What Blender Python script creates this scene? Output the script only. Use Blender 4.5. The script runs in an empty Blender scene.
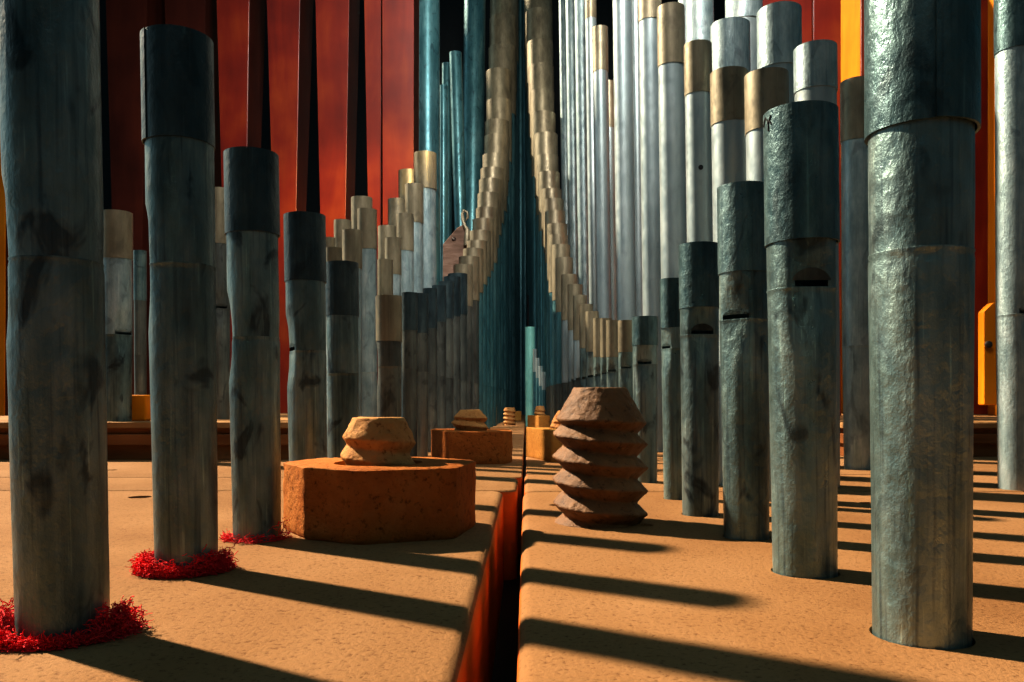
import bpy, bmesh, math, random
from mathutils import Vector, Matrix, noise
random.seed(7)
PI = math.pi
S = 0.1            # one unit of the layout (the eye height above the boards) in metres
F = 800.0          # focal length in pixels of a 1024 wide frame
CX, HY = 526.0, 400.0   # vanishing point of the rows
C = bpy.context.scene.collection
LEAN = 0.012

def lat(px, Y): return (px - CX) * Y / F          # sideways position of something seen at px, standing Y away
def hgt(py, Y): return 1.0 + (HY - py) * Y / F    # height of something seen at py, standing Y away

ORD = ['zeroth','first','second','third','fourth','fifth','sixth','seventh','eighth','ninth','tenth','eleventh','twelfth',
       'thirteenth','fourteenth','fifteenth','sixteenth','seventeenth','eighteenth','nineteenth','twentieth','twenty-first',
       'twenty-second','twenty-third','twenty-fourth','twenty-fifth','twenty-sixth']

# ------------------------------------------------------------------ materials
def new_mat(name):
    m = bpy.data.materials.new(name); m.use_nodes = True
    nt = m.node_tree
    return m, nt, nt.nodes['Principled BSDF']

def N(nt, t, **kw):
    n = nt.nodes.new(t)
    for k, v in kw.items():
        if k in n.inputs: n.inputs[k].default_value = v
        else: setattr(n, k, v)
    return n

def coords(nt, scale):
    tc = N(nt, 'ShaderNodeTexCoord'); oi = N(nt, 'ShaderNodeObjectInfo')
    mp = N(nt, 'ShaderNodeMapping'); mp.inputs['Scale'].default_value = scale
    add = N(nt, 'ShaderNodeVectorMath', operation='ADD')
    mul = N(nt, 'ShaderNodeMath', operation='MULTIPLY'); mul.inputs[1].default_value = 37.0
    nt.links.new(oi.outputs['Random'], mul.inputs[0])
    nt.links.new(tc.outputs['Object'], mp.inputs['Vector'])
    nt.links.new(mp.outputs['Vector'], add.inputs[0]); nt.links.new(mul.outputs[0], add.inputs[1])
    return add.outputs[0]

def ramp(nt, stops):
    r = N(nt, 'ShaderNodeValToRGB'); e = r.color_ramp.elements
    e[0].position, e[0].color = stops[0][0], (*stops[0][1], 1)
    e[1].position, e[1].color = stops[-1][0], (*stops[-1][1], 1)
    for p, c in stops[1:-1]:
        q = e.new(p); q.color = (*c, 1)
    return r

def metal(name, dark, mid, light, rough=0.42, metallic=0.85, bump=0.25, detail=1.0, streak=1.0, pits=0.0, k=.6, stain=.6):
    """old pipe metal: mottled tarnish, long vertical rubbing streaks, fine dents"""
    dark, mid, light = [tuple(c*k for c in q) for q in (dark, mid, light)]
    m, nt, b = new_mat(name); L = nt.links.new
    v1 = coords(nt, (22*detail, 22*detail, 9*detail)); v2 = coords(nt, (170, 170, 7)); v3 = coords(nt, (110*detail, 110*detail, 80*detail))
    n1 = N(nt, 'ShaderNodeTexNoise', Scale=1.0, Detail=6.0, Roughness=0.62)
    n2 = N(nt, 'ShaderNodeTexNoise', Scale=1.0, Detail=4.0, Roughness=0.6)
    n3 = N(nt, 'ShaderNodeTexNoise', Scale=1.0, Detail=5.0, Roughness=0.65)
    L(v1, n1.inputs['Vector']); L(v2, n2.inputs['Vector']); L(v3, n3.inputs['Vector'])
    mx = N(nt, 'ShaderNodeMath', operation='MULTIPLY_ADD'); L(n2.outputs[0], mx.inputs[0]); mx.inputs[1].default_value = 0.45*streak
    ad = N(nt, 'ShaderNodeMath', operation='MULTIPLY_ADD'); L(n1.outputs[0], ad.inputs[0]); ad.inputs[1].default_value = 1.0 - 0.3*streak; ad.inputs[2].default_value = -0.07*streak
    L(ad.outputs[0], mx.inputs[2])
    r = ramp(nt, [(0.3, dark), (0.5, mid), (0.72, light)]); L(mx.outputs[0], r.inputs[0])
    v5 = coords(nt, (46, 46, 24)); n5 = N(nt, 'ShaderNodeTexNoise', Scale=1.0, Detail=3.0, Roughness=0.55, Distortion=0.8); L(v5, n5.inputs['Vector'])
    v6 = coords(nt, (420, 420, 14)); n6 = N(nt, 'ShaderNodeTexNoise', Scale=1.0, Detail=2.0); L(v6, n6.inputs['Vector'])
    s5 = ramp(nt, [(0.33, (.25, .25, .27)), (0.42, (1, 1, 1)), (0.9, (1.1, 1.08, 1.0))]); L(n5.outputs[0], s5.inputs[0])
    s6 = ramp(nt, [(0.28, (.55, .56, .6)), (0.45, (1, 1, 1)), (0.66, (1, 1, 1)), (0.74, (1.7, 1.7, 1.6))]); L(n6.outputs[0], s6.inputs[0])
    m5 = N(nt, 'ShaderNodeMix', data_type='RGBA', blend_type='MULTIPLY'); m5.inputs[0].default_value = stain; L(r.outputs[0], m5.inputs[6]); L(s5.outputs[0], m5.inputs[7])
    m6 = N(nt, 'ShaderNodeMix', data_type='RGBA', blend_type='MULTIPLY'); m6.inputs[0].default_value = min(1, stain*1.2); L(m5.outputs[2], m6.inputs[6]); L(s6.outputs[0], m6.inputs[7])
    L(m6.outputs[2], b.inputs['Base Color'])
    rr = N(nt, 'ShaderNodeMapRange'); L(n3.outputs[0], rr.inputs[0]); rr.inputs[1].default_value = .3; rr.inputs[2].default_value = .7
    rr.inputs[3].default_value = rough - 0.08; rr.inputs[4].default_value = rough + 0.16; L(rr.outputs[0], b.inputs['Roughness'])
    b.inputs['Metallic'].default_value = metallic
    bp = N(nt, 'ShaderNodeBump', Strength=bump, Distance=0.0022)
    hs = N(nt, 'ShaderNodeMath', operation='MULTIPLY_ADD'); L(n2.outputs[0], hs.inputs[0]); hs.inputs[1].default_value = 0.25*streak; L(n3.outputs[0], hs.inputs[2])
    last = hs.outputs[0]
    if pits:
        v4 = coords(nt, (150, 150, 150)); vo = N(nt, 'ShaderNodeTexVoronoi', Scale=1.0); L(v4, vo.inputs['Vector'])
        pm = N(nt, 'ShaderNodeMath', operation='MULTIPLY_ADD'); L(vo.outputs['Distance'], pm.inputs[0]); pm.inputs[1].default_value = pits; L(last, pm.inputs[2]); last = pm.outputs[0]
    L(last, bp.inputs['Height']); L(bp.outputs[0], b.inputs['Normal'])
    return m

def wood(name, dark, mid, light, scale=(8, 8, 60), rough=0.6, bump=0.3, coat=0.0, speck=None, speck_scale=300, k=.52, grain=.5, spec=.06):
    dark, mid, light = [tuple(c*k for c in q) for q in (dark, mid, light)]
    m, nt, b = new_mat(name); L = nt.links.new
    v1 = coords(nt, scale); v2 = coords(nt, (speck_scale,)*3); v3 = coords(nt, (7, 7, 7))
    n1 = N(nt, 'ShaderNodeTexNoise', Scale=1.0, Detail=7.0, Roughness=0.6, Distortion=0.6)
    n2 = N(nt, 'ShaderNodeTexNoise', Scale=1.0, Detail=5.0, Roughness=0.7)
    n3 = N(nt, 'ShaderNodeTexNoise', Scale=1.0, Detail=3.0)
    L(v1, n1.inputs['Vector']); L(v2, n2.inputs['Vector']); L(v3, n3.inputs['Vector'])
    ad = N(nt, 'ShaderNodeMath', operation='MULTIPLY_ADD'); L(n3.outputs[0], ad.inputs[0]); ad.inputs[1].default_value = 0.5
    m2 = N(nt, 'ShaderNodeMath', operation='MULTIPLY'); L(n1.outputs[0], m2.inputs[0]); m2.inputs[1].default_value = 0.5
    L(m2.outputs[0], ad.inputs[2])
    r = ramp(nt, [(0.34, dark), (0.5, mid), (0.66, light)]); L(ad.outputs[0], r.inputs[0])
    col = r.outputs[0]
    if speck:
        r2 = ramp(nt, [(0.34, speck), (0.44, (1, 1, 1)), (0.75, (1.12, 1.1, 1.05))]); L(n2.outputs[0], r2.inputs[0])
        mix = N(nt, 'ShaderNodeMix', data_type='RGBA', blend_type='MULTIPLY'); mix.inputs[0].default_value = 1.0
        L(col, mix.inputs[6]); L(r2.outputs[0], mix.inputs[7]); col = mix.outputs[2]
    L(col, b.inputs['Base Color']); b.inputs['Roughness'].default_value = rough
    b.inputs['Coat Weight'].default_value = coat; b.inputs['Coat Roughness'].default_value = 0.25
    bp = N(nt, 'ShaderNodeBump', Strength=bump, Distance=0.002)
    hs = N(nt, 'ShaderNodeMath', operation='MULTIPLY_ADD'); L(n1.outputs[0], hs.inputs[0]); hs.inputs[1].default_value = grain; L(n2.outputs[0], hs.inputs[2])
    b.inputs['Specular IOR Level'].default_value = spec
    L(hs.outputs[0], bp.inputs['Height']); L(bp.outputs[0], b.inputs['Normal'])
    return m

def plain(name, col, rough=0.6, metallic=0.0):
    m, nt, b = new_mat(name); L = nt.links.new
    v = coords(nt, (40, 40, 40)); n = N(nt, 'ShaderNodeTexNoise', Scale=1.0, Detail=4.0); L(v, n.inputs['Vector'])
    r = ramp(nt, [(0.3, tuple(c*0.7 for c in col)), (0.7, tuple(min(1, c*1.25) for c in col))]); L(n.outputs[0], r.inputs[0]); L(r.outputs[0], b.inputs['Base Color'])
    b.inputs['Roughness'].default_value = rough; b.inputs['Metallic'].default_value = metallic
    return m

M = dict(
    lead   = metal('dark lead pipe metal', (.035,.06,.066), (.13,.19,.198), (.34,.41,.40), .36, .68, .5, 1.0, .55, k=.8, stain=.9),
    leadp  = metal('dented lead pipe metal', (.06,.10,.105), (.19,.28,.285), (.46,.57,.55), .34, .7, .55, 1.0, .5, pits=.2, k=.72, stain=.8),
    slate  = metal('dark slate sleeve metal', (.025,.06,.07), (.08,.15,.165), (.22,.33,.345), .34, .62, .45, 1.6, .4, k=.72),
    navy   = metal('navy black sleeve metal', (.012,.028,.036), (.035,.065,.08), (.10,.15,.165), .36, .45, .4, 1.6, .5, k=.7),
    tin    = metal('bright tin pipe metal', (.34,.43,.46), (.45,.55,.58), (.58,.67,.69), .38, .55, .08, .6, .12, k=.62, stain=.12),
    brown  = metal('tarnished brown sleeve metal', (.17,.145,.10), (.29,.25,.17), (.42,.37,.265), .40, .5, .12, 1.3, .3, k=.75, stain=.3),
    dimbody= metal('dusty dark pipe metal', (.05,.055,.052), (.12,.135,.125), (.25,.26,.225), .40, .55, .3, 1.0, .6, k=.75),
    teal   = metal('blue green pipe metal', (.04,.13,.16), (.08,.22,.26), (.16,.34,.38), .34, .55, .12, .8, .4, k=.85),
    deep   = metal('deep blue pipe metal', (.02,.08,.11), (.04,.14,.18), (.08,.21,.26), .4, .5, .12, .8, .4, k=.9),  # one even dark blue for the pipes at the far gap
    green  = metal('painted green pipe', (.10,.28,.26), (.15,.38,.36), (.22,.48,.45), .45, .1, .1, k=1.3, stain=.2),
    speck  = metal('galvanised bluish metal', (.20,.29,.32), (.34,.45,.48), (.56,.66,.69), .38, .5, .3, 2.4, .25, k=.75, stain=.4),
    board  = wood('sandy orange chest board', (.35,.17,.068), (.44,.23,.10), (.52,.29,.14), (7, 3, 7), .85, .45, speck=(.55,.47,.4), speck_scale=380, grain=.1),
    boards = wood('orange lit board edge', (.5,.11,.02), (.68,.17,.03), (.75,.24,.05), (10, 4, 30), .5, .3, k=.68),  # board sides take the warm bounced light as orange colour
    nut    = wood('rough nut wood', (.34,.095,.02), (.48,.155,.032), (.58,.23,.06), (30, 30, 30), .75, .9, k=.66, speck=(.45,.4,.35), speck_scale=190),
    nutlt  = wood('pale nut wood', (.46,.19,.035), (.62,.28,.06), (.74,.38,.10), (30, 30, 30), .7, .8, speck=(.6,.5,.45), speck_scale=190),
    screw  = wood('brown screw wood', (.13,.055,.022), (.26,.12,.046), (.42,.215,.095), (40, 40, 22), .6, .8, k=.56, spec=.2, speck=(.4,.35,.3), speck_scale=170),
    screwlt= wood('tan screw wood', (.38,.16,.05), (.54,.26,.09), (.66,.36,.14), (40, 40, 60), .7, .8, k=.7, speck=(.5,.4,.35), speck_scale=190),
    redwood= wood('varnished red wood', (.20,.012,.006), (.36,.028,.008), (.52,.075,.012), (16, 16, 2.2), .38, .12, coat=.2, k=.5, spec=.3),
    darkred= wood('dark and shaded varnished wood', (.055,.012,.008), (.10,.02,.012), (.15,.03,.015), (16, 16, 2.2), .6, .12, coat=0, k=.45),  # also the shaded tone put on the red pipes' side boards
    orwood = wood('orange and sunlit varnished wood', (.62,.17,.006), (.80,.25,.008), (.9,.33,.015), (16, 16, 2.2), .5, .1, coat=0, k=.62),  # sunlit side boards of red wooden pipes are coloured with it too
    rail   = wood('brown rail wood', (.14,.05,.018), (.24,.09,.03), (.34,.14,.05), (4, 20, 30), .55, .3, k=.8),
    railtop= wood('lit rail edge wood', (.40,.20,.08), (.54,.29,.12), (.62,.36,.17), (4, 20, 30), .6, .3),  # top board coloured paler to carry the light along its edge
    oldwood= wood('weathered plank wood', (.10,.065,.05), (.20,.13,.1), (.36,.27,.22), (14, 14, 60), .85, 1.0, k=1.2),
    felt   = plain('red felt', (.75,.010,.02), .95),
    black  = plain('black wall', (.006,.009,.012), .9),
    under  = plain('dark floor under the chest', (.012,.010,.009), .9),
    knob   = plain('dark screw head', (.05,.035,.03), .4, .6),
)

# ------------------------------------------------------------------ object helpers
def link(name, bm, m, parent=None, smooth=True, sharp=38):
    me = bpy.data.meshes.new(name)
    bmesh.ops.scale(bm, vec=(S, S, S), verts=bm.verts)
    bm.to_mesh(me); bm.free()
    if smooth:
        me.polygons.foreach_set('use_smooth', [True]*len(me.polygons))
        me.set_sharp_from_angle(angle=math.radians(sharp))
    o = bpy.data.objects.new(name, me); me.materials.append(m); C.objects.link(o)
    if parent: o.parent = parent
    return o

def tag(o, label, cat, group=None):
    o['label'] = label; o['category'] = cat
    if group: o['group'] = group
    return o

def thing(name, label, cat, loc, group=None, rot=(0, 0, 0)):
    o = bpy.data.objects.new(name, None); C.objects.link(o)
    o.empty_display_size = 0.02
    o.location = Vector(loc)*S; o.rotation_euler = rot
    return tag(o, label, cat, group)

def revolve(rings, seg, a0=0.0, close_top=False, close_bot=False, warp=None, skip=None):
    """rings: list of (z, r).  warp(angle, z, r)->r.  skip(angle_mid, z_mid)->True leaves a face out"""
    bm = bmesh.new(); rows = []
    for z, r in rings:
        row = []
        for i in range(seg):
            a = a0 + 2*PI*i/seg
            rr = warp(a - a0, z, r) if warp else r
            row.append(bm.verts.new((rr*math.cos(a), rr*math.sin(a), z)))
        rows.append(row)
    for k in range(len(rows)-1):
        for i in range(seg):
            j = (i+1) % seg
            if skip and skip(2*PI*(i+.5)/seg, .5*(rings[k][0]+rings[k+1][0])): continue
            bm.faces.new((rows[k][i], rows[k][j], rows[k+1][j], rows[k+1][i]))
    if close_bot: bm.faces.new(list(reversed(rows[0])))
    if close_top: bm.faces.new(rows[-1])
    return bm

def sleeve_bm(r, z0, z1, seg, a0, t, tilt=0.0, ta=0.0, lap=0.22, di=1):
    """a sheet rolled once round the pipe, its free edge lapping over: gives the standing seam"""
    bm = bmesh.new(); n = seg + max(2, int(seg*lap/6.28))
    cols = []
    for i in range(n+1):
        a = a0 + di*2*PI*i/seg; f = i/seg
        ro = r + t*(1 + 1.05*max(0.0, min(1.0, (f-.55)/.45))); ri = ro - t
        c, s = math.cos(a), math.sin(a)
        zb = z0 + tilt*math.cos(a-ta); zt = z1 - .4*tilt*math.cos(a-ta)
        cols.append([bm.verts.new((ro*c, ro*s, zb)), bm.verts.new((ro*c, ro*s, zt)), bm.verts.new((ri*c, ri*s, zt)), bm.verts.new((ri*c, ri*s, zb))])
    for i in range(n):
        p, q = cols[i], cols[i+1]
        for k in range(4):
            l = (k+1) % 4
            bm.faces.new((p[k], q[k], q[l], p[l]))
    bm.faces.new(cols[0]); bm.faces.new(list(reversed(cols[-1])))
    bmesh.ops.recalc_face_normals(bm, faces=bm.faces)
    return bm

def wrapd(a):
    a = (a + PI) % (2*PI) - PI
    return a

def organ_pipe(label, x, Y, r, ztop, zsb=None, zseam=1.45, z0=0.0, mats=('lead', 'lead', 'slate'), mouth=None, lean=LEAN,
               seg=32, group=None, at_top=False, taper=.93, over=1.035, lap_off=None, lap_dir=1, name='organ_pipe', lap=.22, waist=0.0, bend=0.0, rim=False, dents=0.0, arch=False):
    H = ztop - z0
    if at_top: x = x + lean*H
    root = thing(name, label, 'organ pipe', (x, Y, z0), group, (0, -lean, 0))
    tc = math.atan2(-Y, -x)                              # towards the camera side
    am = tc + ((math.asin(mouth) if abs(mouth) <= 1 else math.copysign(PI/2 + abs(mouth) - 1, mouth)) if mouth is not None else random.choice((-1.9, 2.0, 1.7)))
    wm = 0.72; mh = 0.30*r; zs = zseam - z0
    sd = random.random()*50
    def dent(a, z, rr):
        if not dents: return rr
        p = Vector((math.cos(a)*1.3 + sd, math.sin(a)*1.3, z*1.1))
        return rr*(1 + dents*noise.noise(p*1.6) + .35*dents*noise.noise(p*5))
    def flat(a, z, rr, zlo, zhi, peak):
        d = wrapd(a)
        q = dent(a, z, rr)
        if abs(d) > wm: return q
        k = max(0.0, 1 - abs(z-peak)/((zhi-peak) if z > peak else (peak-zlo)))
        k = k**.7 if k > 0 else 0
        tgt = q*math.cos(wm)/math.cos(d)*0.99
        return q + (tgt-q)*k
    big = seg >= 32
    nf = 14 if big else 3
    rings = [(0, r*taper)] + [(zs*k/nf, r*(taper + (1-taper)*k/nf)) for k in range(1, nf)]
    rings += [(zs-.22*r, r), (zs-.07*r, r*(1-waist)), (zs-.03*r, r*1.018*(1-waist)), (zs, r*1.012*(1-waist))]
    rings = sorted(rings)
    f = revolve(rings, seg, am, close_top=True, close_bot=True, warp=lambda a, z, rr: flat(a, z, rr, zs-1.6*r, zs+.01, zs) if mouth is not None else dent(a, z, rr))
    link('foot', f, M[mats[0]], root)
    zt = (ztop - z0) - (.04*r if zsb is not None else 0)
    nb = 16 if big else 3
    bl = zs + 1.9*r
    rings = [(zs, r*(1-waist)), (zs+mh*.35, r*(1-waist)), (zs+mh*.7, r*(1-waist*.9)), (zs+mh, r*(1-waist*.8)), (zs+mh*1.3, r*(1-waist*.7)), (zs+.8*r, r*(1-waist*.3)), (zs+1.3*r, r)]
    top = zt
    if bl < top: rings += [(bl + (top-bl)*k/nb, r) for k in range(nb+1)]
    else: rings += [(top, r)]
    rings = sorted(set(q for q in rings if q[0] <= top))
    sk = None
    if mouth is not None:
        def sk(a, z):
            d = wrapd(a)
            return abs(d) < wm*.86 and z < zs + mh*(1.25 - .55*(d/wm)**2)
    b = revolve(rings, seg, am, warp=(lambda a, z, rr: flat(a, z, rr, zs-.01, zs+1.9*r, zs)) if mouth is not None else dent, skip=sk)
    link('body', b, M[mats[1]], root)
    if mouth is not None and big:
        # the lower and upper lip: thin dressed edges framing the opening
        lb = bmesh.new()
        zc, hh = zs+mh*.62, (.36 if arch else .2)*r; n = 14; rows = []
        for q in (0, .33, .66, 1.0):
            row = []
            for k in range(n+1):
                t = -1 + 2*k/n; aa = t*wm*.9; z = zc + hh*q*math.sqrt(max(.02, 1-t*t))
                rad = flat(aa, z, r*(1-waist*.8), zs-.01, zs+1.9*r, zs) + .014*r
                row.append(lb.verts.new((rad*math.cos(am+aa), rad*math.sin(am+aa), z)))
            rows.append(row)
        for a_, b_ in zip(rows, rows[1:]):
            for k in range(n): lb.faces.new((a_[k], a_[k+1], b_[k+1], b_[k]))
        bmesh.ops.solidify(lb, geom=list(lb.faces), thickness=.02*r)
        bmesh.ops.recalc_face_normals(lb, faces=lb.faces)
        link('upper_lip', lb, M['dimbody' if arch else mats[1]], root)
    if zsb is not None:
        t = r*(over-1)
        a0 = tc + (math.asin(lap_off) if lap_off is not None else random.uniform(1.6, 4.4)) - lap*lap_dir
        s = sleeve_bm(r*1.004 + dents*r*.5, zsb-z0, ztop-z0, seg, a0, t, tilt=random.uniform(-.05, .05)*r, ta=random.random()*6, lap=lap, di=lap_dir)
        link('tuning_sleeve', s, M[mats[2]], root)
    return root

# ------------------------------------------------------------------ boards of the wind chest
def board_bm(x0, x1, y0, y1, th, bev):
    bm = bmesh.new()
    bmesh.ops.create_cube(bm, size=1.0)
    for v in bm.verts:
        v.co = Vector((x0 if v.co.x < 0 else x1, y0 if v.co.y < 0 else y1, -th if v.co.z < 0 else 0))
    ve = [e for e in bm.edges if abs(e.verts[0].co.z - e.verts[1].co.z) > .1]
    bmesh.ops.bevel(bm, geom=ve, offset=bev, segments=5, affect='EDGES', profile=.5)
    te = [e for e in bm.edges if e.verts[0].co.z > -.01 and e.verts[1].co.z > -.01]
    bmesh.ops.bevel(bm, geom=te, offset=bev*.4, segments=3, affect='EDGES', profile=.5)
    return bm

def cut_holes(o, holes, depth):
    bm = bmesh.new()
    for hx, hy, hr in holes:
        g = bmesh.ops.create_cone(bm, cap_ends=True, segments=40, radius1=hr, radius2=hr, depth=depth*2)
        bmesh.ops.translate(bm, verts=g['verts'], vec=(hx, hy, 0))
    bmesh.ops.scale(bm, vec=(S, S, S), verts=bm.verts)
    me = bpy.data.meshes.new('cutter'); bm.to_mesh(me); bm.free()
    c = bpy.data.objects.new('cutter', me); C.objects.link(c)
    md = o.modifiers.new('holes', 'BOOLEAN'); md.operation = 'DIFFERENCE'; md.solver = 'EXACT'; md.object = c
    dg = bpy.context.evaluated_depsgraph_get()
    nm = bpy.data.meshes.new_from_object(o.evaluated_get(dg))
    o.modifiers.clear(); old = o.data; o.data = nm
    bpy.data.objects.remove(c); bpy.data.meshes.remove(me); bpy.data.meshes.remove(old)
    nm.polygons.foreach_set('use_smooth', [True]*len(nm.polygons)); nm.set_sharp_from_angle(angle=math.radians(38))

TH = 1.0
JL1, JL2, JR1, JR2, YEND = 8.85, 10.35, 8.75, 10.75, 58.0
def board(label, x0, x1, y0, y1, bev, g):
    o = link('windchest_board', board_bm(x0, x1, y0, y1, TH, bev), M['board'])
    o.data.materials.append(M['boards'])
    for p in o.data.polygons:
        if abs(p.normal.z) < .5: p.material_index = 1
    tag(o, label, 'board', g); return o
G = 'boards of the wind chest'
bl1 = board('nearest sandy orange chest board left of the central gap, under the big octagonal nut', -12.5, -.245, -1.5, JL1, .16, G)
bl2 = board('narrow orange chest board left of the gap, second from the camera', -12.5, -.10, JL1+.03, JL2, .12, G)
bl3 = board('long far chest board left of the gap, crossed by bars of shadow', -12.5, -.05, JL2+.03, YEND, .05, G)
br1 = board('nearest sandy orange chest board right of the central gap, under the threaded screw', -.035, 14.8, -1.5, JR1, .16, G)
br2 = board('narrow orange chest board right of the gap, behind the threaded screw', -.02, 14.8, JR1+.03, JR2, .12, G)
br3 = board('long far chest board right of the gap, carrying the sunlit nut', .0, 14.8, JR2+.03, YEND, .05, G)

# ------------------------------------------------------------------ front pipes, right
holesR, holesL, PIPES = [], [], []
def front(cx, by, w, ytop, ysb, yseam, label, group, side, **kw):
    Yf = F/(by-HY); q = math.sqrt(1+((cx-CX)/F)**2); w = w/q; Y = Yf/(1 - w/1600.0); r = w*Y/F/2
    x = lat(cx, Y); Yn = Y-.85*r
    (holesR if side == 'R' else holesL).append((x, Y, r*.93*1.07))
    o = organ_pipe(label, x, Y, r, hgt(ytop, Yn), None if ysb is None else hgt(ysb, Yn), hgt(yseam, Yn), z0=-.05, group=group, **kw)
    PIPES.append((o, x, Y, r, hgt(ytop, Yn)+.05)); return o
GR, GL = 'front row of metal pipes right of the gap', 'front row of metal pipes left of the gap'
front(921, 650, 107, -70, 121, 246, 'widest grey metal organ pipe, nearest on the right, hammered below its dark sleeve', GR, 'R', mats=('leadp','leadp','slate'), mouth=None, seg=72, lean=.002, lap_off=.22, lap_dir=-1, over=1.06, dents=.012, waist=.016)
front(805, 579, 70, 103, 239, 286, 'second grey pipe on the right, with a wide dark mouth under its sleeve', GR, 'R', mats=('leadp','leadp','slate'), mouth=.38, seg=64, arch=True, over=1.045, dents=.014)
A2 = PIPES[-1]
front(746.5, 541, 49, 182, 271, 318, 'third grey pipe on the right, its notched mouth turned towards the gap', GR, 'R', mats=('leadp','leadp','slate'), mouth=-.42, seg=56, dents=.014)
front(700.5, 517, 39, 242, 307, 334, 'fourth grey pipe on the right, with a small arched mouth', GR, 'R', mats=('lead','leadp','slate'), mouth=.2, seg=48, arch=True, lean=.006, dents=.012)
front(675.5, 500, 25, 278, 327, 348, 'slim fifth pipe on the right, half hidden by the fourth', GR, 'R', mats=('leadp','leadp','slate'), mouth=-.8, seg=40, dents=.012)
front(645.5, 483, 25, 316, 345, 364, 'sixth pipe on the right, short, with a pale lip over its mouth', GR, 'R', mats=('lead','leadp','slate'), mouth=-.05, seg=40, dents=.01, lean=.004)
# ------------------------------------------------------------------ front pipes, left
front(64, 648, 101, -70, None, 256, 'broad dark pipe at the left edge, nearest the camera, in red felt', GL, 'L', mats=('lead','lead','navy'), mouth=-1.35, seg=72, lean=.022, dents=.02, waist=.02)
front(187, 577, 69, 27, 137, 262, 'tall dark grey pipe with a navy sleeve, second from the left edge', GL, 'L', mats=('lead','lead','navy'), mouth=-1.3, seg=64, lean=.017, lap_off=-.86, taper=.92, dents=.016)
front(257.5, 543, 52, 148, 231, 336, 'dented pipe with pinched waist and dark sleeve, third from the left edge', GL, 'L', mats=('lead','lead','navy'), mouth=-1.15, seg=56, lean=.017, taper=.92, dents=.018, waist=.03)
front(309, 516, 40, 212, 280, 350, 'dark sleeved pipe standing just behind the left end of the big nut', GL, 'L', mats=('lead','lead','navy'), mouth=-.97, seg=48, lean=.015, dents=.016, waist=.02)
front(344, 498, 32, 261, 315, 373, 'dark sleeved pipe rising behind the middle of the big nut, fifth on the left', GL, 'L', mats=('lead','lead','navy'), mouth=-1.3, seg=40, lean=.010, dents=.012)
front(390, 474, 25, 295, 341, 366, 'brown sleeved pipe with bright left edge behind the stub on the big nut', GL, 'L', mats=('dimbody','dimbody','brown'), mouth=-1.3, seg=40, lean=.008, dents=.012)

# ------------------------------------------------------------------ receding staircases of caps
rowA = [(626,16,11.7,320,352),(613,13.5,13.0,320,357),(606,11.5,14.1,318,357),(599,11.5,15.2,318,357),(592,13,16.3,311,352),(586,13.5,17.5,304,348),
        (580,14,18.7,295,340),(575,15,20,284,330),(569,16,21.3,274,320),(564,17,22.7,257,312),(561,18,24.1,244,300),(558,19,25.6,234,292),
        (557,20,27.1,223,280),(555,20,28.6,210,262),(553.5,20,30.1,198,252),(551.5,20,31.7,188,245),(549,21,33.3,171,230),(547,22,35,154,214),
        (546,23,36.7,132,195),(543.5,24,38.4,111,175),(542,24,40.2,89,156),(541,25,42,63,132),(540,26,44,39,110),(539,27,46.2,8,84),(538,28,48.6,-28,52)]
for i, (cx, w, Y, yt, ysb) in enumerate(rowA):
    near = i < 6
    lab = '%s brown capped pipe along the right staircase, counting from the big screw towards the gap' % ORD[i+1]
    organ_pipe(lab, lat(cx, Y), Y, w*Y/F/2/1.03, hgt(yt, Y*(1-w/1900)), hgt(ysb, Y*(1-w/1900)), 1.46, mats=('lead','leadp','brown') if near else ('dimbody','tin' if i < 9 else 'teal','brown'),
               mouth=random.uniform(-.5, .1) if i < 8 else None, seg=36 if i < 4 else 28, group='right staircase of capped pipes', at_top=True, lean=.004)
rowB = [(409.5,15.5,12.8,292,330),(421,14,14.2,293,333),(430,14,15.5,288,328),(439,14,16.8,285,322),(446,15,18.1,281,318),(452,17,19.5,276,316),
        (457.5,19,20.9,273,314),(463,19,22.3,264,306),(469,20,23.8,256,300),(473,20,25.2,248,292),(477,20,26.7,240,284),(480,21,28.2,230,276),
        (483,21,29.7,218,270),(486.5,21,31.2,207,262),(488,21,32.8,192,246),(490,22,34.4,178,234),(492,23,36,167,222),(494.5,24,37.7,153,210),
        (496,24,39.4,134,194),(497,24,41.1,119,178),(499,25,42.8,98,160),(498.5,25,44.6,68,134),(502,27,46.5,44,112),(503,27,48.5,14,88),(504,28,50.8,-22,58)]
for i, (cx, w, Y, yt, ysb) in enumerate(rowB):
    lab = '%s capped pipe along the left staircase, counting from the big nut towards the gap' % ORD[i+1]
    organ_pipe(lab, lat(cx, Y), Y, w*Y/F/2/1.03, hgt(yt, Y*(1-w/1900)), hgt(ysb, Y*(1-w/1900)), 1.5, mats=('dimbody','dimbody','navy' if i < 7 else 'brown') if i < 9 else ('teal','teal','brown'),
               seg=28, group='left staircase of capped pipes', at_top=True, lean=.004)

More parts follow.
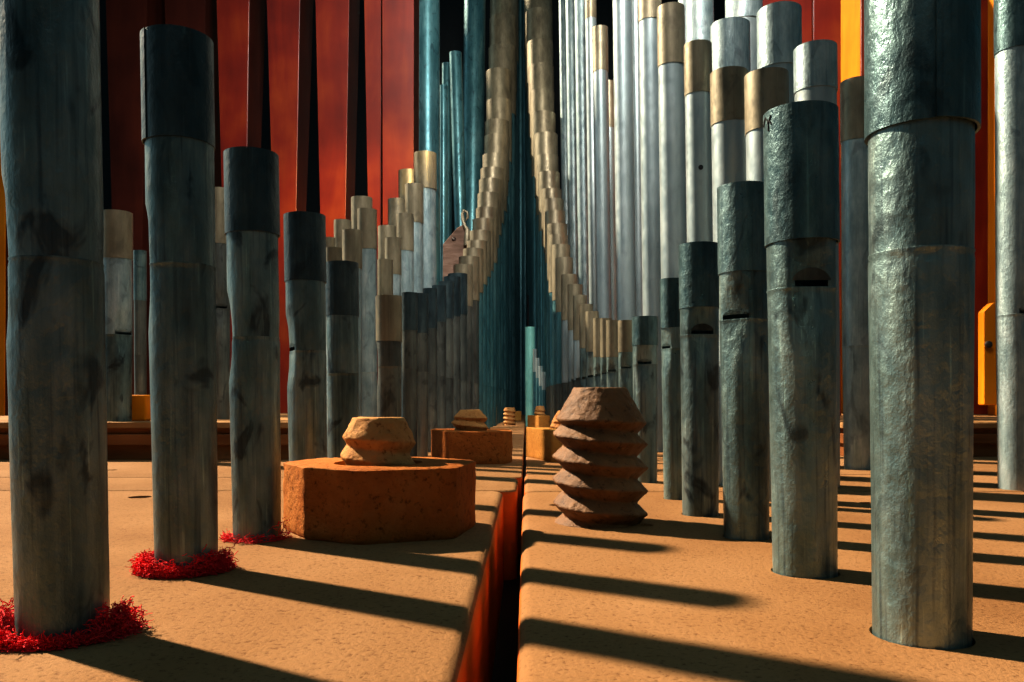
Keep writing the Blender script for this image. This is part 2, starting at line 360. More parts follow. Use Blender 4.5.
# ------------------------------------------------------------------ tall bright pipes on the right, second row
rowC = [(766,42,8.05,68,128,'bright pipe with brown cap just left of the second front pipe, nearest of its row','brown'),
        (729,37,9.45,67,120,'bright tin pipe with short brown cap behind the third front pipe','brown'),
        (697.5,27,11.3,40,92,'bright tin pipe with a small dark hole below its brown cap','brown'),
        (670.5,27,13.3,3,62,'bright tin pipe whose brown cap almost reaches the top of the picture','brown'),
        (649,23,15.6,-45,18,'bright tin pipe with the lower rim of its cap at the picture top','brown'),
        (621,20,18.0,-90,None,'plain wide bright pipe running out of the top, left of the rimmed one','brown'),
        (600,15.5,20.6,25,70,'tall pipe with brown cap, left of the plain wide bright pipe','brown'),
        (609,10.5,23.4,80,127,'slim pipe with low brown collar tucked beside the plain wide bright pipe','brown'),
        (590,11.5,26.0,-40,17,'slim bluish pipe, brown rim high at the picture top','brown'),
        (580,14,29.2,-90,None,'tall bluish pipe, third from the right staircase of caps','brown'),
        (570,12,33.0,-90,None,'tall bluish pipe, second from the right staircase of caps','brown'),
        (562.5,10.5,38.0,-90,None,'tall bluish pipe right beside the right staircase of caps','brown')]
for i, (cx, w, Y, yt, ysb, lab, sm) in enumerate(rowC):
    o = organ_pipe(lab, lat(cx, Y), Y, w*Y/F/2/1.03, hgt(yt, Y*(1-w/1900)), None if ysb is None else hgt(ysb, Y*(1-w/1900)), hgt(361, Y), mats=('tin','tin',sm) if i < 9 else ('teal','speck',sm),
               seg=36, group='tall bright pipes behind the right front row', at_top=True, lean=.014)
    if i == 2:
        rr = w*Y/F/2/1.03; aa = math.atan2(-Y, -o.location.x/S) + .12
        hb = revolve([(0, .034), (.02, .034)], 20, close_top=True, close_bot=True)
        bmesh.ops.rotate(hb, verts=hb.verts, cent=(0, 0, 0), matrix=Matrix.Rotation(PI/2, 3, 'Y'))
        bmesh.ops.rotate(hb, verts=hb.verts, cent=(0, 0, 0), matrix=Matrix.Rotation(aa, 3, 'Z'))
        bmesh.ops.translate(hb, verts=hb.verts, vec=((rr-.016)*math.cos(aa), (rr-.016)*math.sin(aa), hgt(171, Y)))
        link('tuning_hole', hb, M['black'], o)
rowD = [(815,41,9.3,41,86,'silver topped pipe directly above the second front pipe on the right'),
        (778.5,42,10.5,3,63,'silver topped pipe beside the red wooden pipes, top at picture edge'),
        (730,38,12.6,18,80,'silver topped pipe rising behind the brown capped tin pipe'),
        (743,36,15.6,-60,17,'silver sleeve hanging into the picture top behind the silver topped pipes'),
        (699,27,16.2,-60,60,'tall silver pipe directly behind the cap of the pipe with a small hole'),
        (634.5,13,22.4,-90,None,'slim silver pipe squeezed between two wide bright pipes'),
        (688,22,19.0,-70,None,'dim silver pipe glimpsed between the bright tin pipes')]
for i, (cx, w, Y, yt, ysb, lab) in enumerate(rowD):
    organ_pipe(lab, lat(cx, Y), Y, w*Y/F/2/1.03, hgt(yt, Y*(1-w/1900)), None if ysb is None else hgt(ysb, Y*(1-w/1900)), 1.5, mats=('tin','tin','speck'), seg=32,
               group='silver pipes at the back right', at_top=True, lean=.012)
def far(cx, by, w, yt, ysb, ys, lab, mats, **kw):
    Y = F/(by-HY)/(1 - w/1600)
    return organ_pipe(lab, lat(cx, Y), Y, w*Y/F/2/1.03, hgt(yt, Y*(1-w/1900)), hgt(ysb, Y*(1-w/1900)), hgt(ys, Y), mats=mats, seg=36, **kw)
far(859, 470, 31, 77, 138, 346, 'slender pipe with brown cap tucked behind the widest pipe on the right', ('speck','speck','brown'), lean=.006)
far(1017, 491, 37, -60, 46, 315, 'pale bluish pipe at the right edge of the picture', ('speck','speck','slate'), lean=.004, mouth=.75)

# ------------------------------------------------------------------ left mid rows
rowL = [(425,22,20.0,151,188),(414,18,18.6,183,222),(408.5,20,21.8,169,215),(405,17,17.2,213,250),(397,18,20.2,198,240),(393,16,15.9,237,274),(387,18,18.6,225,265),
        (385,15.5,14.7,259,297),(367,19,14.0,208,248),(361.5,20.5,16.5,196,240),(352,19,12.7,229,268),(342.5,17,15.3,219,262),(333.5,16,11.7,247,285),(329,12,14.2,237,270)]
LL = ['tallest silver pipe beside the bright red wooden pipe, brown cap','silver pipe with brown cap, second tallest in the front file on the left',
      'brown cap against the bright red wooden pipe, upper of the back file','silver pipe with brown cap, third tallest in the front file on the left',
      'brown cap in the back file, in front of the bright red wooden pipe','silver pipe with brown cap, fourth tallest in the front file on the left',
      'half hidden brown cap in the back file, left of the silver pipes','lowest brown cap above the brown sleeved front pipe',
      'silver pipe with long lit body rising left of the brown sleeved front pipe','tallest brown cap between two red tapered wooden pipes',
      'brown cap left of the silver pipe with long lit body','small brown cap in front of a red tapered wooden pipe',
      'low brown cap just above the fifth dark front pipe','slim brown cap leftmost of the small capped pipes']
for i, (cx, w, Y, yt, ysb) in enumerate(rowL):
    organ_pipe(LL[i], lat(cx, Y), Y, w*Y/F/2/1.03, hgt(yt, Y*(1-w/1900)), hgt(ysb, Y*(1-w/1900)), hgt(372, Y), mats=('speck','speck','brown'), seg=32,
               group='small capped pipes behind the left front row', at_top=True, lean=.006)
# tall blue green pipes behind them
for cx, w, Y, yt, lean, lab in [(427,25,31,-90,.002,'wide blue green pipe running out of the top beside the bright red wooden pipe'),
                                (476,21.5,47,-90,-.012,'tall blue green pipe running out of the top beside the left staircase of caps'),
                                (455.5,12.5,40,53,.03,'leaning blue green pipe with an open top, taller of the leaning pair'),
                                (447,10,42,64,.0,'blue green pipe top just left of the leaning pipe'),
                                (443.5,8.5,36,86,.0,'shortest blue green pipe top beside the wide blue green pipe')]:
    organ_pipe(lab, lat(cx, Y), Y, w*Y/F/2, hgt(yt, Y), None, 1.6, mats=('teal','teal','teal'), seg=32, at_top=True, lean=lean, group='blue green pipes at the back left')
# deep pipes closing the far end of the gap
dp = [(506.5,5.5),(511.5,5.5),(516,5),(520.5,5),(525,4.6),(529.5,4.6),(534,5),(538.5,5.2)]
for i, (cx, w) in enumerate(dp):
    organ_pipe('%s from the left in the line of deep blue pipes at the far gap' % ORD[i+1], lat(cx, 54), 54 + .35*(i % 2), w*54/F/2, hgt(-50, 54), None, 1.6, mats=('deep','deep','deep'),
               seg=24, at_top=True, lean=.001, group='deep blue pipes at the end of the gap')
organ_pipe('short green painted pipe standing at the far end of the central gap', lat(530, 30.3), 30.3, 10*30.3/F/2, hgt(327, 30.3), None, hgt(380, 30.3), mats=('green','green','green'), seg=32, lean=0, mouth=None)
rod = link('copper_rod', revolve([(0, .04), (hgt(295, 45), .04)], 12, close_top=True, close_bot=True), M['darkred']); rod.location = Vector((lat(528.3, 45), 45, 0))*S
tag(rod, 'thin reddish rod upright in the far gap above the green pipe', 'rod')
for i, (cx, yt, yb) in enumerate([(535, 349, 372), (538, 358, 378), (541, 366, 386), (544, 372, 390)]):
    Y = 29.7 - .25*i
    organ_pipe(['tallest','second tallest','third tallest','shortest'][i] + ' of four tiny capped pipes stepping down beside the green pipe', lat(cx, Y), Y, .075, hgt(yt, Y), hgt(yb, Y), 1.0,
               mats=('deep','deep','tin'), seg=20, at_top=True, lean=0, group='tiny stepped pipes beside the green pipe')

# ------------------------------------------------------------------ rails standing on the boards (raised chests at the back)
def box(bm, x0, x1, y0, y1, z0, z1, bev=0.0):
    g = bmesh.ops.create_cube(bm, size=1.0)
    for v in g['verts']:
        v.co = Vector((x0 if v.co.x < 0 else x1, y0 if v.co.y < 0 else y1, z0 if v.co.z < 0 else z1))
    if bev:
        es = list({e for v in g['verts'] for e in v.link_edges})
        bmesh.ops.bevel(bm, geom=es, offset=bev, segments=2, affect='EDGES', profile=.5)
def rail(label, x0, x1, Y, Yb, top):
    r = thing('raised_chest', label, 'chest', ((x0+x1)/2, (Y+Yb)/2, 0))
    a, d = (x1-x0)/2, (Yb-Y)/2
    for nm, z0, z1, ins, m in (('base_board', 0, .24*top/.62, .10, 'rail'), ('middle_board', .24*top/.62, .42*top/.62, .02, 'rail'), ('spacer', .42*top/.62, .52*top/.62, .12, 'rail'), ('top_board', .52*top/.62, top, 0, 'railtop')):
        bm = bmesh.new(); box(bm, -a+ins, a-ins, -d+ins, d-ins, z0, z1, .012); link(nm, bm, M[m], r, False)
    return r
RLT = .63
rail('low stacked board chest behind the left pipes, carrying slim pipes', -12.2, -3.86, 13.3, 22.6, RLT)
rail('low brown board chest at the right edge behind the pale pipe', 5.55, 14.4, 14.0, 25.6, .6)
def onrail(cx, w, yt, ysb, ys, Y, mouth, lab, z0=RLT, mats=('speck','speck','brown')):
    organ_pipe(lab, lat(cx, Y), Y, w*Y/F/2/1.03, hgt(yt, Y*(1-w/1900)), hgt(ysb, Y*(1-w/1900)), hgt(ys, Y), z0=z0, mats=mats, mouth=mouth, seg=36, at_top=True, lean=.004, group='slim pipes on the raised chest')
onrail(117, 28, 210, 257, 335, 13.9, .5, 'slim grey pipe with slit mouth on the raised chest, between two broad pipes', mats=('lead','speck','brown'))
onrail(219, 21, 187, 243, 309, 15.2, .1, 'slim brownish pipe with a slit mouth on the raised chest, behind the dented pipe', mats=('dimbody','dimbody','brown'))
onrail(140, 12, 250, 300, 355, 15.6, None, 'very slim shaded pipe on the raised chest beside the small orange block', mats=('dimbody','dimbody','slate'))
bm = bmesh.new(); box(bm, -.14, .14, -.12, .12, 0, .46, .03)
o = link('wooden_block', bm, M['orwood'], None, False); o.location = Vector((lat(141, 14.2), 14.2, RLT))*S
tag(o, 'small orange wooden block standing on the raised chest at the left', 'block')

# ------------------------------------------------------------------ wooden pipes
def wood_pipe(label, px0, px1, bx0, bx1, Y, depth, front_m, side_m, ytop=-55, z0=0.0, lip=True):
    """square wooden pipe: front board, two side boards, back board; px at the picture top and at the foot"""
    zt = hgt(ytop, Y)
    cx = lat((bx0+bx1)/2, Y)
    r = thing('wooden_organ_pipe', label, 'organ pipe', (cx, Y, z0), 'wooden pipes at the back')
    X0, X1, B0, B1 = lat(px0, Y)-cx, lat(px1, Y)-cx, lat(bx0, Y)-cx, lat(bx1, Y)-cx
    H = zt - z0
    kb = max(.3, min(1.0, (B1-B0)/max(.001, X1-X0)*1.2)); db = depth*kb
    t = .06
    def slab(nm, pts, m):
        bm = bmesh.new(); vs = [bm.verts.new(p) for p in pts]
        for f in ((0,1,2,3),(7,6,5,4),(0,4,5,1),(1,5,6,2),(2,6,7,3),(3,7,4,0)): bm.faces.new([vs[i] for i in f])
        bmesh.ops.recalc_face_normals(bm, faces=bm.faces)
        bmesh.ops.bevel(bm, geom=list(bm.edges), offset=.012, segments=2, affect='EDGES', profile=.5)
        return link(nm, bm, M[m], r, False)
    # bottom ring then top ring: x0,x1 at y0,y1
    def pts(bx0, bx1, by0, by1, tx0, tx1, ty0, ty1):
        return [(bx0,by0,0),(bx1,by0,0),(bx1,by1,0),(bx0,by1,0),(tx0,ty0,H),(tx1,ty0,H),(tx1,ty1,H),(tx0,ty1,H)]
    slab('front_board', pts(B0, B1, 0, t, X0, X1, 0, t), front_m)
    slab('side_board', pts(B0, B0+t, t, db-t, X0, X0+t, t, depth-t), side_m)
    slab('side_board', pts(B1-t, B1, t, db-t, X1-t, X1, t, depth-t), side_m)
    slab('back_board', pts(B0, B1, db-t, db, X0, X1, depth-t, depth), side_m)
    return r
wood_pipe('broad red wooden pipe at the far left edge behind the nearest pipe', -60, 6, -52, 4, 24.5, 1.6, 'orwood', 'darkred')
wood_pipe('very dark tapered wooden pipe left of the navy sleeved pipe', 104, 148, 118, 138, 24.5, 1.8, 'darkred', 'darkred')
wood_pipe('very dark tapered wooden pipe directly behind the navy sleeve', 163, 206, 176, 200, 25, 1.8, 'darkred', 'darkred')
wood_pipe('dim red tapered wooden pipe right of the navy sleeve', 215, 250, 228, 243, 24.5, 1.6, 'redwood', 'darkred')
wood_pipe('red tapered wooden pipe with orange glow, above the fourth dark sleeve', 265, 301, 279, 292, 24.5, 1.6, 'redwood', 'darkred')
wood_pipe('red tapered wooden pipe, nearest left of the red square pair', 314, 350, 325, 342, 24.5, 1.6, 'redwood', 'darkred')
wood_pipe('narrow dark red wooden pipe against the bright red one', 363, 381, 372, 381, 24.5, 1.3, 'redwood', 'darkred')
wood_pipe('bright red square wooden pipe beside the blue green pipes', 382, 414, 383, 413, 24.2, 1.2, 'redwood', 'darkred')
wood_pipe('red square wooden pipe at the right, above the silver topped pipes', 740, 812, 740, 812, 20.2, 1.0, 'redwood', 'redwood', z0=.6)
wood_pipe('narrow red wooden pipe left of the orange lit board', 813.5, 841, 813.5, 841, 20.2, 1.0, 'redwood', 'redwood', z0=.6)
wood_pipe('broad wooden pipe with sunlit orange side, behind the widest pipe', 861, 988, 861, 988, 22.0, 1.5, 'redwood', 'orwood', z0=.6)  # its side boards hold the sun's orange as colour
b3 = wood_pipe('wooden pipe with an orange mouth cap at the right edge', 999, 1091, 999, 1091, 20.2, .5, 'darkred', 'orwood', z0=.6)
bm = bmesh.new()
zc0, zc1 = hgt(405, 20)-.6, hgt(303, 20)-.6
xc0, xc1 = lat(982, 20)-lat(1045, 20.2), lat(1010, 20)-lat(1045, 20.2)
vs = []
for yy in (-.3, -.005):
    for p in ((xc0, zc0), (xc1, zc0), (xc1, zc1), (xc0+.22, zc1), (xc0, zc1-.22)): vs.append(bm.verts.new((p[0], yy, p[1])))
bm.faces.new(vs[:5]); bm.faces.new(vs[5:][::-1])
for k in range(5): bm.faces.new((vs[k], vs[5+k], vs[5+(k+1) % 5], vs[(k+1) % 5]))
bmesh.ops.recalc_face_normals(bm, faces=bm.faces); bmesh.ops.bevel(bm, geom=list(bm.edges), offset=.03, segments=2, affect='EDGES', profile=.5)
cap = link('mouth_cap', bm, M['orwood'], b3, False)
kb = revolve([(0, .05), (.06, .09), (.12, .085), (.15, .04)], 16, close_top=True, close_bot=True)
bmesh.ops.rotate(kb, verts=kb.verts, cent=(0, 0, 0), matrix=Matrix.Rotation(PI/2, 3, 'X'))
bmesh.ops.translate(kb, verts=kb.verts, vec=(xc0+.06, -.29, hgt(345, 20)-.6))
link('screw_head', kb, M['knob'], cap)

# ------------------------------------------------------------------ weathered plank with a hook
Yp = 27.0
r = thing('weathered_plank', 'weathered grey brown plank with a knot hole rising behind the left staircase', 'plank', (lat(456, Yp), Yp, 0))
pts = [(442, 430), (467, 430), (469, 240), (464, 224), (457, 228), (443, 244)]
bm = bmesh.new(); vs = []
for yy in (0, .12):
    for px, py in pts: vs.append(bm.verts.new((lat(px, Yp)-lat(456, Yp), yy, max(0, hgt(py, Yp)) if py < 430 else 0)))
n = len(pts); bm.faces.new(vs[:n]); bm.faces.new(vs[n:][::-1])
for k in range(n): bm.faces.new((vs[k], vs[n+k], vs[n+(k+1) % n], vs[(k+1) % n]))
bmesh.ops.recalc_face_normals(bm, faces=bm.faces); bmesh.ops.bevel(bm, geom=list(bm.edges), offset=.012, segments=1, affect='EDGES')
link('board', bm, M['oldwood'], r, False)
kb = revolve([(0, .06), (.03, .07), (.05, .05)], 16, close_top=True, close_bot=True)
bmesh.ops.rotate(kb, verts=kb.verts, cent=(0, 0, 0), matrix=Matrix.Rotation(PI/2, 3, 'X'))
bmesh.ops.translate(kb, verts=kb.verts, vec=(lat(454, Yp)-lat(456, Yp), 0, hgt(239, Yp)))
link('knot', kb, M['knob'], r)
def tube_bm(path, rad, seg=8):
    bm = bmesh.new(); rows = []
    P = [Vector(p) for p in path]
    for i, p in enumerate(P):
        d = (P[min(i+1, len(P)-1)] - P[max(i-1, 0)]).normalized()
        u = d.cross(Vector((.3, .9, .2))).normalized(); w = d.cross(u)
        rr = rad[i] if isinstance(rad, (list, tuple)) else rad
        rows.append([bm.verts.new(p + rr*(math.cos(2*PI*k/seg)*u + math.sin(2*PI*k/seg)*w)) for k in range(seg)])
    for a, b in zip(rows, rows[1:]):
        for k in range(seg): bm.faces.new((a[k], a[(k+1) % seg], b[(k+1) % seg], b[k]))
    bm.faces.new(rows[0][::-1]); bm.faces.new(rows[-1])
    bmesh.ops.recalc_face_normals(bm, faces=bm.faces)
    return bm
pth = [(lat(px, Yp)-lat(456, Yp), -.06, hgt(py, Yp)) for px, py in ((466.5, 246), (467, 238), (467.5, 230), (465, 226), (463, 220), (462.5, 214), (464.5, 211), (467.5, 213), (468, 218), (466, 221))]
link('hook', tube_bm(pth, [.10, .11, .08, .06, .06, .05, .05, .05, .04, .02]), M['brown'], r)

# ------------------------------------------------------------------ wooden screws and nuts
def screw_bm(R, rv, pitch, ztop, zfr, rtop, phase=0.0, nth=72, rough=.012):
    """left-hand wooden thread with a conical tip; the ridge is dull, the roots sharp"""
    bm = bmesh.new(); rows = []
    nz = max(24, int(ztop/pitch*16))
    for k in range(nz+1):
        z = ztop*k/nz; row = []
        for i in range(nth):
            a = 2*PI*i/nth
            u = (z/pitch + a/(2*PI) + phase) % 1.0
            tri = 1 - abs(2*u-1)                      # 0 at root, 1 at crest
            tri = min(1.0, tri*1.05)
            rr = rv + (R-rv)*tri
            if z > zfr - .3*pitch:
                lim = R + (rtop-R)*max(0.0, (z-zfr)/(ztop-zfr))
                rr = min(rr, lim) if z < zfr else (lim if tri > .0 and z > zfr + .25*pitch else min(rr + (lim-rr)*max(0, (z-zfr)/(.25*pitch)), lim))
            p = Vector((math.cos(a)*rr, math.sin(a)*rr, z))
            nn = noise.noise(p*9 + Vector((phase*31, 0, 0)))*.5 + noise.noise(p*26)*.5
            rr += rough*nn
            if tri > .6 and z < zfr: rr += rough*1.0*(tri-.6)/.4*noise.noise(Vector((a*14, z*3, phase)))
            row.append(bm.verts.new((math.cos(a)*rr, math.sin(a)*rr, z + rough*.5*noise.noise(p*14))))
        rows.append(row)
    for a, b in zip(rows, rows[1:]):
        for i in range(nth): bm.faces.new((a[i], a[(i+1) % nth], b[(i+1) % nth], b[i]))
    c = bm.verts.new((0, 0, ztop + .004))
    for i in range(nth): bm.faces.new((rows[-1][i], rows[-1][(i+1) % nth], c))
    bm.faces.new(rows[0][::-1])
    return bm
def add_screw(label, x, Y, bm, m, rot=0.0):
    o = link('wooden_screw', bm, M[m], None, True, 80); o.location = Vector((x, Y, 0))*S; o.rotation_euler.z = rot
    return tag(o, label, 'wooden screw', 'wooden screws along the gap')
Ys = 6.55
add_screw('big brown wooden screw with coarse thread and conical tip, right of the gap', lat(600, Ys), Ys, screw_bm(.385, .298, .187, 1.10, .80, .215, phase=.12, nth=120, rough=.014), 'screw')

OCT = [(-.76, .06), (-.45, -.42), (-.02, -.65), (.63, -.40), (.74, .24), (.36, .60), (-.15, .70), (-.60, .50)]
def nut_bm(poly, h, hole, rough=.012, cuts=10):
    """many-sided block with a round bore"""
    bm = bmesh.new(); segs = 10
    # outline with rounded corners, resampled
    pts = []
    n = len(poly)
    for i in range(n):
        p0, p, p1 = Vector(poly[i-1]), Vector(poly[i]), Vector(poly[(i+1) % n])
        r = .055
        a = p + (p0-p).normalized()*r; b = p + (p1-p).normalized()*r
        for k in range(4):
            t = k/3; pts.append(a*(1-t)**2 + p*2*t*(1-t) + b*t*t)
        L = (p1-p).length - 2*r
        q = p1 + (p-p1).normalized()*r
        for k in range(1, cuts): pts.append(b + (q-b)*k/cuts)
    m = len(pts)
    def ring(sc, z, inset=0.0):
        out = []
        for p in pts:
            d = p.normalized()
            q = p - d*inset
            v = Vector((q.x, q.y, z)); nn = noise.noise(v*11)*.6 + noise.noise(v*31)*.5
            q = q + d*rough*nn
            out.append(bm.verts.new((q.x, q.y, z + (0 if z <= 0 else rough*.4*noise.noise(v*17)))))
        return out
    rows = [ring(1, 0.0, .012)] + [ring(1, h*.04 + (h*.94)*k/9) for k in range(10)] + [ring(1, h, .028)]
    rows[-2] = rows[-2]
    for a, b in zip(rows, rows[1:]):
        for i in range(m): bm.faces.new((a[i], a[(i+1) % m], b[(i+1) % m], b[i]))
    hb, ht = [], []
    for p in pts:
        d = p.normalized()*hole
        hb.append(bm.verts.new((d.x, d.y, 0))); ht.append(bm.verts.new((d.x, d.y, h)))
    for i in range(m):
        j = (i+1) % m
        bm.faces.new((rows[-1][i], rows[-1][j], ht[j], ht[i])); bm.faces.new((ht[i], ht[j], hb[j], hb[i])); bm.faces.new((hb[i], hb[j], rows[0][j], rows[0][i]))
    bmesh.ops.recalc_face_normals(bm, faces=bm.faces)
    return bm
def add_nut(label, x, Y, poly, h, m, rot=0.0, sc=1.0):
    p = [(a*sc, b*sc) for a, b in poly]
    o = link('wooden_nut', nut_bm(p, h, .335*sc if sc > .8 else .3*sc), M[m], None, True, 55); o.location = Vector((x, Y, 0))*S; o.rotation_euler.z = rot
    return tag(o, label, 'wooden nut', 'many-sided wooden nuts along the gap')
xn, Yn = lat(378.5, 6.15), 6.15
add_nut('big octagonal wooden nut in the left foreground, rough lit left end', xn, Yn, OCT, .52, 'nut')
add_screw('tan threaded screw tip poking out of the big foreground nut', xn, Yn, screw_bm(.285, .235, .17, .865, .70, .195, phase=.55, nth=96, rough=.014), 'screwlt')
x2, Y2 = lat(470, 13.1), 13.1
add_nut('wooden nut left of the gap in the middle distance, lit on one face', x2, Y2, [(-.70, .45), (-.27, -.70), (.60, -.65), (.70, -.2), (.62, .5), (.1, .74), (-.45, .6)], .51, 'nut')
add_screw('threaded screw tip on the middle-distance nut left of the gap', x2, Y2, screw_bm(.30, .235, .17, .84, .69, .16, phase=.3, nth=96), 'screwlt')
x3, Y3 = lat(568, 13.6), 13.6
add_nut('sunlit orange wooden nut right of the gap, half hidden by the big screw', x3, Y3, [(-.73, .62), (-.31, -.80), (.45, -.80), (.80, -.3), (.75, .45), (.2, .8), (-.4, .84)], .52, 'nutlt')
add_screw('threaded screw tip on the sunlit nut behind the big screw', x3, Y3, screw_bm(.30, .245, .17, .82, .6, .17, phase=.7, nth=96), 'screwlt')
x4, Y4 = lat(540, 26.9), 26.9
add_nut('far orange nut right of the gap in front of the green pipe', x4, Y4, [(-.62, .4), (-.05, -.75), (.5, -.6), (.62, 0), (.5, .6), (-.4, .7)], .48, 'nutlt', sc=.70)
add_screw('threaded screw tip on the far nut before the green pipe', x4, Y4, screw_bm(.195, .15, .15, .80, .62, .13, phase=.2, nth=48), 'screwlt')
Y5 = 32.0
add_screw('far free-standing wooden screw left of the gap', lat(509.5, Y5), Y5, screw_bm(.26, .19, .16, .70, .55, .2, phase=.2, nth=48), 'screwlt')
Y6 = 38.0
bm = bmesh.new(); box(bm, -.19, .19, -.2, .2, 0, .48, .05); o = link('wooden_block', bm, M['nutlt'], None, False); o.location = Vector((lat(517.5, Y6), Y6, 0))*S
tag(o, 'tiny far wooden block beside the free-standing screw', 'block')

# ------------------------------------------------------------------ holes in the boards
def hole(px, py, rpx):
    Y = F/(py-HY); return (lat(px, Y), Y, rpx*Y/F)
holesR += [hole(646, 525, 8), hole(556, 505, 7), hole(868, 503, 8)]
holesL += [hole(140, 497, 11), hole(112, 470, 5), hole(107, 512, 3)]
def split(hs, j1, j2):
    return [h for h in hs if h[1]+h[2] < j1-.05], [h for h in hs if j1+.05 < h[1]-h[2] and h[1]+h[2] < j2-.05], [h for h in hs if h[1]-h[2] > j2+.05]
for boards, hs, j1, j2 in (((bl1, bl2, bl3), holesL, JL1, JL2), ((br1, br2, br3), holesR, JR1, JR2)):
    for b, h in zip(boards, split(hs, j1, j2)):
        if h: cut_holes(b, h, .30)

# ------------------------------------------------------------------ red felt round the feet on the left
def felt(label, cx, by, w, n, spread, left=1.0, arcs=None):
    Yf = F/(by-HY); Y = Yf/(1-w/1600.0); r = w*Y/F/2*.93; x = lat(cx, Y)
    bm = bmesh.new()
    def strand(p, d, ln, rad):
        P = [p]; d = d.copy()
        for k in range(4):
            d = (d + Vector((random.gauss(0, .5), random.gauss(0, .5), random.gauss(0, .35)))).normalized()
            q = P[-1] + d*ln/4; q.z = max(.006, q.z)
            rr = math.hypot(q.x, q.y)
            if rr < r*1.10: q.x *= r*1.10/rr; q.y *= r*1.10/rr
            P.append(q)
        rows = []
        for i, q in enumerate(P):
            t = (P[min(i+1, 4)]-P[max(i-1, 0)]).normalized(); u = t.cross(Vector((.2, .3, .9))).normalized(); v = t.cross(u)
            rows.append([bm.verts.new(q + rad*(math.cos(2.094*k)*u + math.sin(2.094*k)*v)) for k in range(3)])
        for a, b in zip(rows, rows[1:]):
            for k in range(3): bm.faces.new((a[k], a[(k+1) % 3], b[(k+1) % 3], b[k]))
    for _ in range(n):
        if arcs:
            c, s_, hgtk, sp = random.choice(arcs); a = random.gauss(c, s_)
        else: a, hgtk, sp = random.random()*2*PI, 1, 1
        rr = r*1.12 + abs(random.gauss(0, .6))*spread*sp
        z = .008 + random.random()*random.random()*.11*hgtk
        tang = Vector((-math.sin(a), math.cos(a), random.gauss(0, .25)))*random.choice((-1, 1)) + Vector((math.cos(a), math.sin(a), 0))*random.gauss(0, .5)
        strand(Vector((rr*math.cos(a), rr*math.sin(a), z)), tang.normalized(), random.uniform(.025, .06), random.uniform(.0014, .003))
    o = link('felt_ring', bm, M['felt']); o.location = Vector((x, Y, 0))*S
    tag(o, label, 'felt ring', 'red felt round the pipe feet'); return o
D = math.radians
felt('thick frayed red felt round the foot of the broad left edge pipe', 64, 648, 101, 6000, .062, arcs=[(D(195), .34, 1.2, 1.2), (D(-6), .25, 1.2, 1.0), (D(-60), .4, .3, .5), (D(-130), .25, .6, .6)])
felt('frayed red felt ring round the foot of the navy sleeved pipe', 187, 577, 69, 5200, .045, arcs=[(D(215), .4, 1.0, 1.0), (D(-90), .5, .6, .8), (D(-20), .35, 1.2, 1.0), (D(180), .4, .9, .9)])
felt('thin wisps of red felt at the foot of the dented pipe', 257.5, 543, 52, 420, .045, arcs=[(D(-90), .5, .5, 1.0), (D(-20), .3, 1.4, .7), (D(200), .3, .5, .8)])

# ------------------------------------------------------------------ small marks
def tubes(name, paths, rad, m, parent):
    big = bmesh.new()
    for p in paths:
        t = tube_bm(p, rad, 6); me = bpy.data.meshes.new('t'); t.to_mesh(me); t.free(); big.from_mesh(me); bpy.data.meshes.remove(me)
    return link(name, big, M[m], parent)
o, px_, py_, pr, pz = A2                       # scratched letters at the rim of the sleeve
def on_sleeve(u, v):
    a = math.atan2(-py_, -px_) + math.asin(u); R_ = pr*1.078
    return (R_*math.cos(a), R_*math.sin(a), pz + v)
mk = [[(-.96, -.075), (-.93, -.045), (-.90, -.032), (-.86, -.05), (-.83, -.066)], [(-.845, -.06), (-.82, -.085), (-.825, -.112), (-.82, -.12)], [(-.755, -.035), (-.79, -.055), (-.815, -.072)], [(-.80, -.06), (-.765, -.075), (-.745, -.088)]]
tubes('scratched_letters', [[on_sleeve(*q) for q in p] for p in mk], .0035, 'black', o)

# ------------------------------------------------------------------ setting
def structure(name, x0, x1, y0, y1, z0, z1, m):
    bm = bmesh.new(); box(bm, x0, x1, y0, y1, z0, z1); o = link(name, bm, M[m], None, False); o['kind'] = 'structure'; return o
structure('floor', -40, 40, -10, 61, -TH-.6, -TH, 'under')
structure('wall_back', -40, 40, 60, 61, -TH, 44, 'black')

# ------------------------------------------------------------------ light
sun = bpy.data.lights.new('sun', 'SUN'); sun.energy = 13; sun.angle = math.radians(1.8); sun.color = (1.0, .83, .60)
so = bpy.data.objects.new('sun', sun); C.objects.link(so)
d = Vector((1.0, -.60, -1.166*math.tan(math.radians(39))))
so.rotation_euler = d.to_track_quat('-Z', 'Y').to_euler()
def area(name, loc, target, size, power, col):
    l = bpy.data.lights.new(name, 'AREA'); l.size = size*S; l.energy = power; l.color = col
    o = bpy.data.objects.new(name, l); C.objects.link(o); o.location = Vector(loc)*S
    o.rotation_euler = (Vector(target)-Vector(loc)).to_track_quat('-Z', 'Y').to_euler(); return o
def spot(name, loc, target, ang, power, col, blend=.6, rad=.5):
    l = bpy.data.lights.new(name, 'SPOT'); l.spot_size = math.radians(ang); l.spot_blend = blend; l.energy = power; l.color = col; l.shadow_soft_size = rad*S
    o = bpy.data.objects.new(name, l); C.objects.link(o); o.location = Vector(loc)*S
    o.rotation_euler = (Vector(target)-Vector(loc)).to_track_quat('-Z', 'Y').to_euler(); return o
area('front_fill', (2, -6, 22), (0, 25, 8), 14, 3.0, (1.0, .88, .72))  # soft unseen fill light added above and behind the camera
spot('wood_fill', (5, 4, 15), (-5.2, 24.4, 6.8), 14, 300, (1.0, .72, .26), 1.0)  # unseen warm spot added to light the left wooden pipes
spot('back_rows_fill', (1.0, 6.5, 19), (-.5, 26, 5.5), 84, 210, (1.0, .94, .85), .9, 2.0)  # unseen spot added over the front rows to brighten everything behind
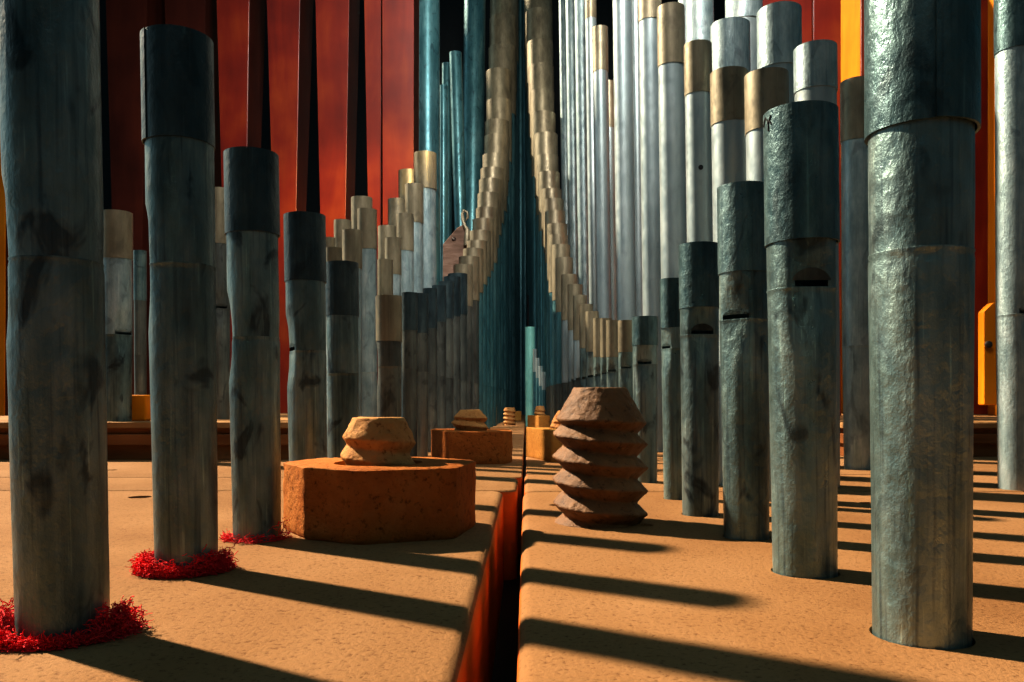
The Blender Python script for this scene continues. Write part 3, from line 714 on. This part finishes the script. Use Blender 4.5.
spot('wood_fill_right', (-6, 2, 16), (10.5, 21, 8), 24, 60, (1.0, .62, .3), .9)  # unseen warm spot aimed at the right wooden pipes
spot('column_fill', (.6, 1.5, 15), (.1, 42, 18), 28, 420, (1.0, .90, .74), 1.0, 2.0)  # unseen spot added to bring out the far columns of caps
w = bpy.data.worlds.new('world'); bpy.context.scene.world = w; w.use_nodes = True
bg = w.node_tree.nodes['Background']
nt = w.node_tree
tc = N(nt, 'ShaderNodeTexCoord')
nr = N(nt, 'ShaderNodeVectorMath', operation='NORMALIZE'); nt.links.new(tc.outputs['Generated'], nr.inputs[0])
sx = N(nt, 'ShaderNodeSeparateXYZ'); nt.links.new(nr.outputs[0], sx.inputs[0])
mr = N(nt, 'ShaderNodeMapRange'); mr.inputs[1].default_value = -.2; mr.inputs[2].default_value = 1.0; nt.links.new(sx.outputs['Z'], mr.inputs[0])
rp = ramp(nt, [(0.0, (.004, .017, .022)), (.4, (.014, .066, .085)), (1.0, (.032, .13, .155))]); nt.links.new(mr.outputs[0], rp.inputs[0])
# glow added to the world, left and behind, to silver the pipes' left edges
dt = N(nt, 'ShaderNodeVectorMath', operation='DOT_PRODUCT'); nt.links.new(nr.outputs[0], dt.inputs[0]); dt.inputs[1].default_value = Vector((-.93, .28, .25)).normalized()
gl = N(nt, 'ShaderNodeMapRange'); gl.interpolation_type = 'SMOOTHSTEP'; gl.inputs[1].default_value = .78; gl.inputs[2].default_value = .98; nt.links.new(dt.outputs['Value'], gl.inputs[0])
ml = N(nt, 'ShaderNodeMix', data_type='RGBA'); nt.links.new(gl.outputs[0], ml.inputs[0]); nt.links.new(rp.outputs[0], ml.inputs[6]); ml.inputs[7].default_value = (.45, .68, .72, 1)
nt.links.new(ml.outputs[2], bg.inputs[0])
bg.inputs[1].default_value = 1.0

# ------------------------------------------------------------------ camera
cam = bpy.data.cameras.new('camera'); co = bpy.data.objects.new('camera', cam); C.objects.link(co)
co.location = (0, 0, 1.0*S); co.rotation_euler = (PI/2, 0, 0)
cam.sensor_width = 36.0; cam.lens = F/1024*36.0
cam.shift_x = (512-CX)/1024.0; cam.shift_y = (HY-341)/1024.0
cam.clip_start = .005; cam.clip_end = 100
bpy.context.scene.camera = co
vs_ = bpy.context.scene.view_settings
vs_.view_transform = 'Standard'; vs_.look = 'None'; vs_.exposure = 0.26; vs_.gamma = 0.85
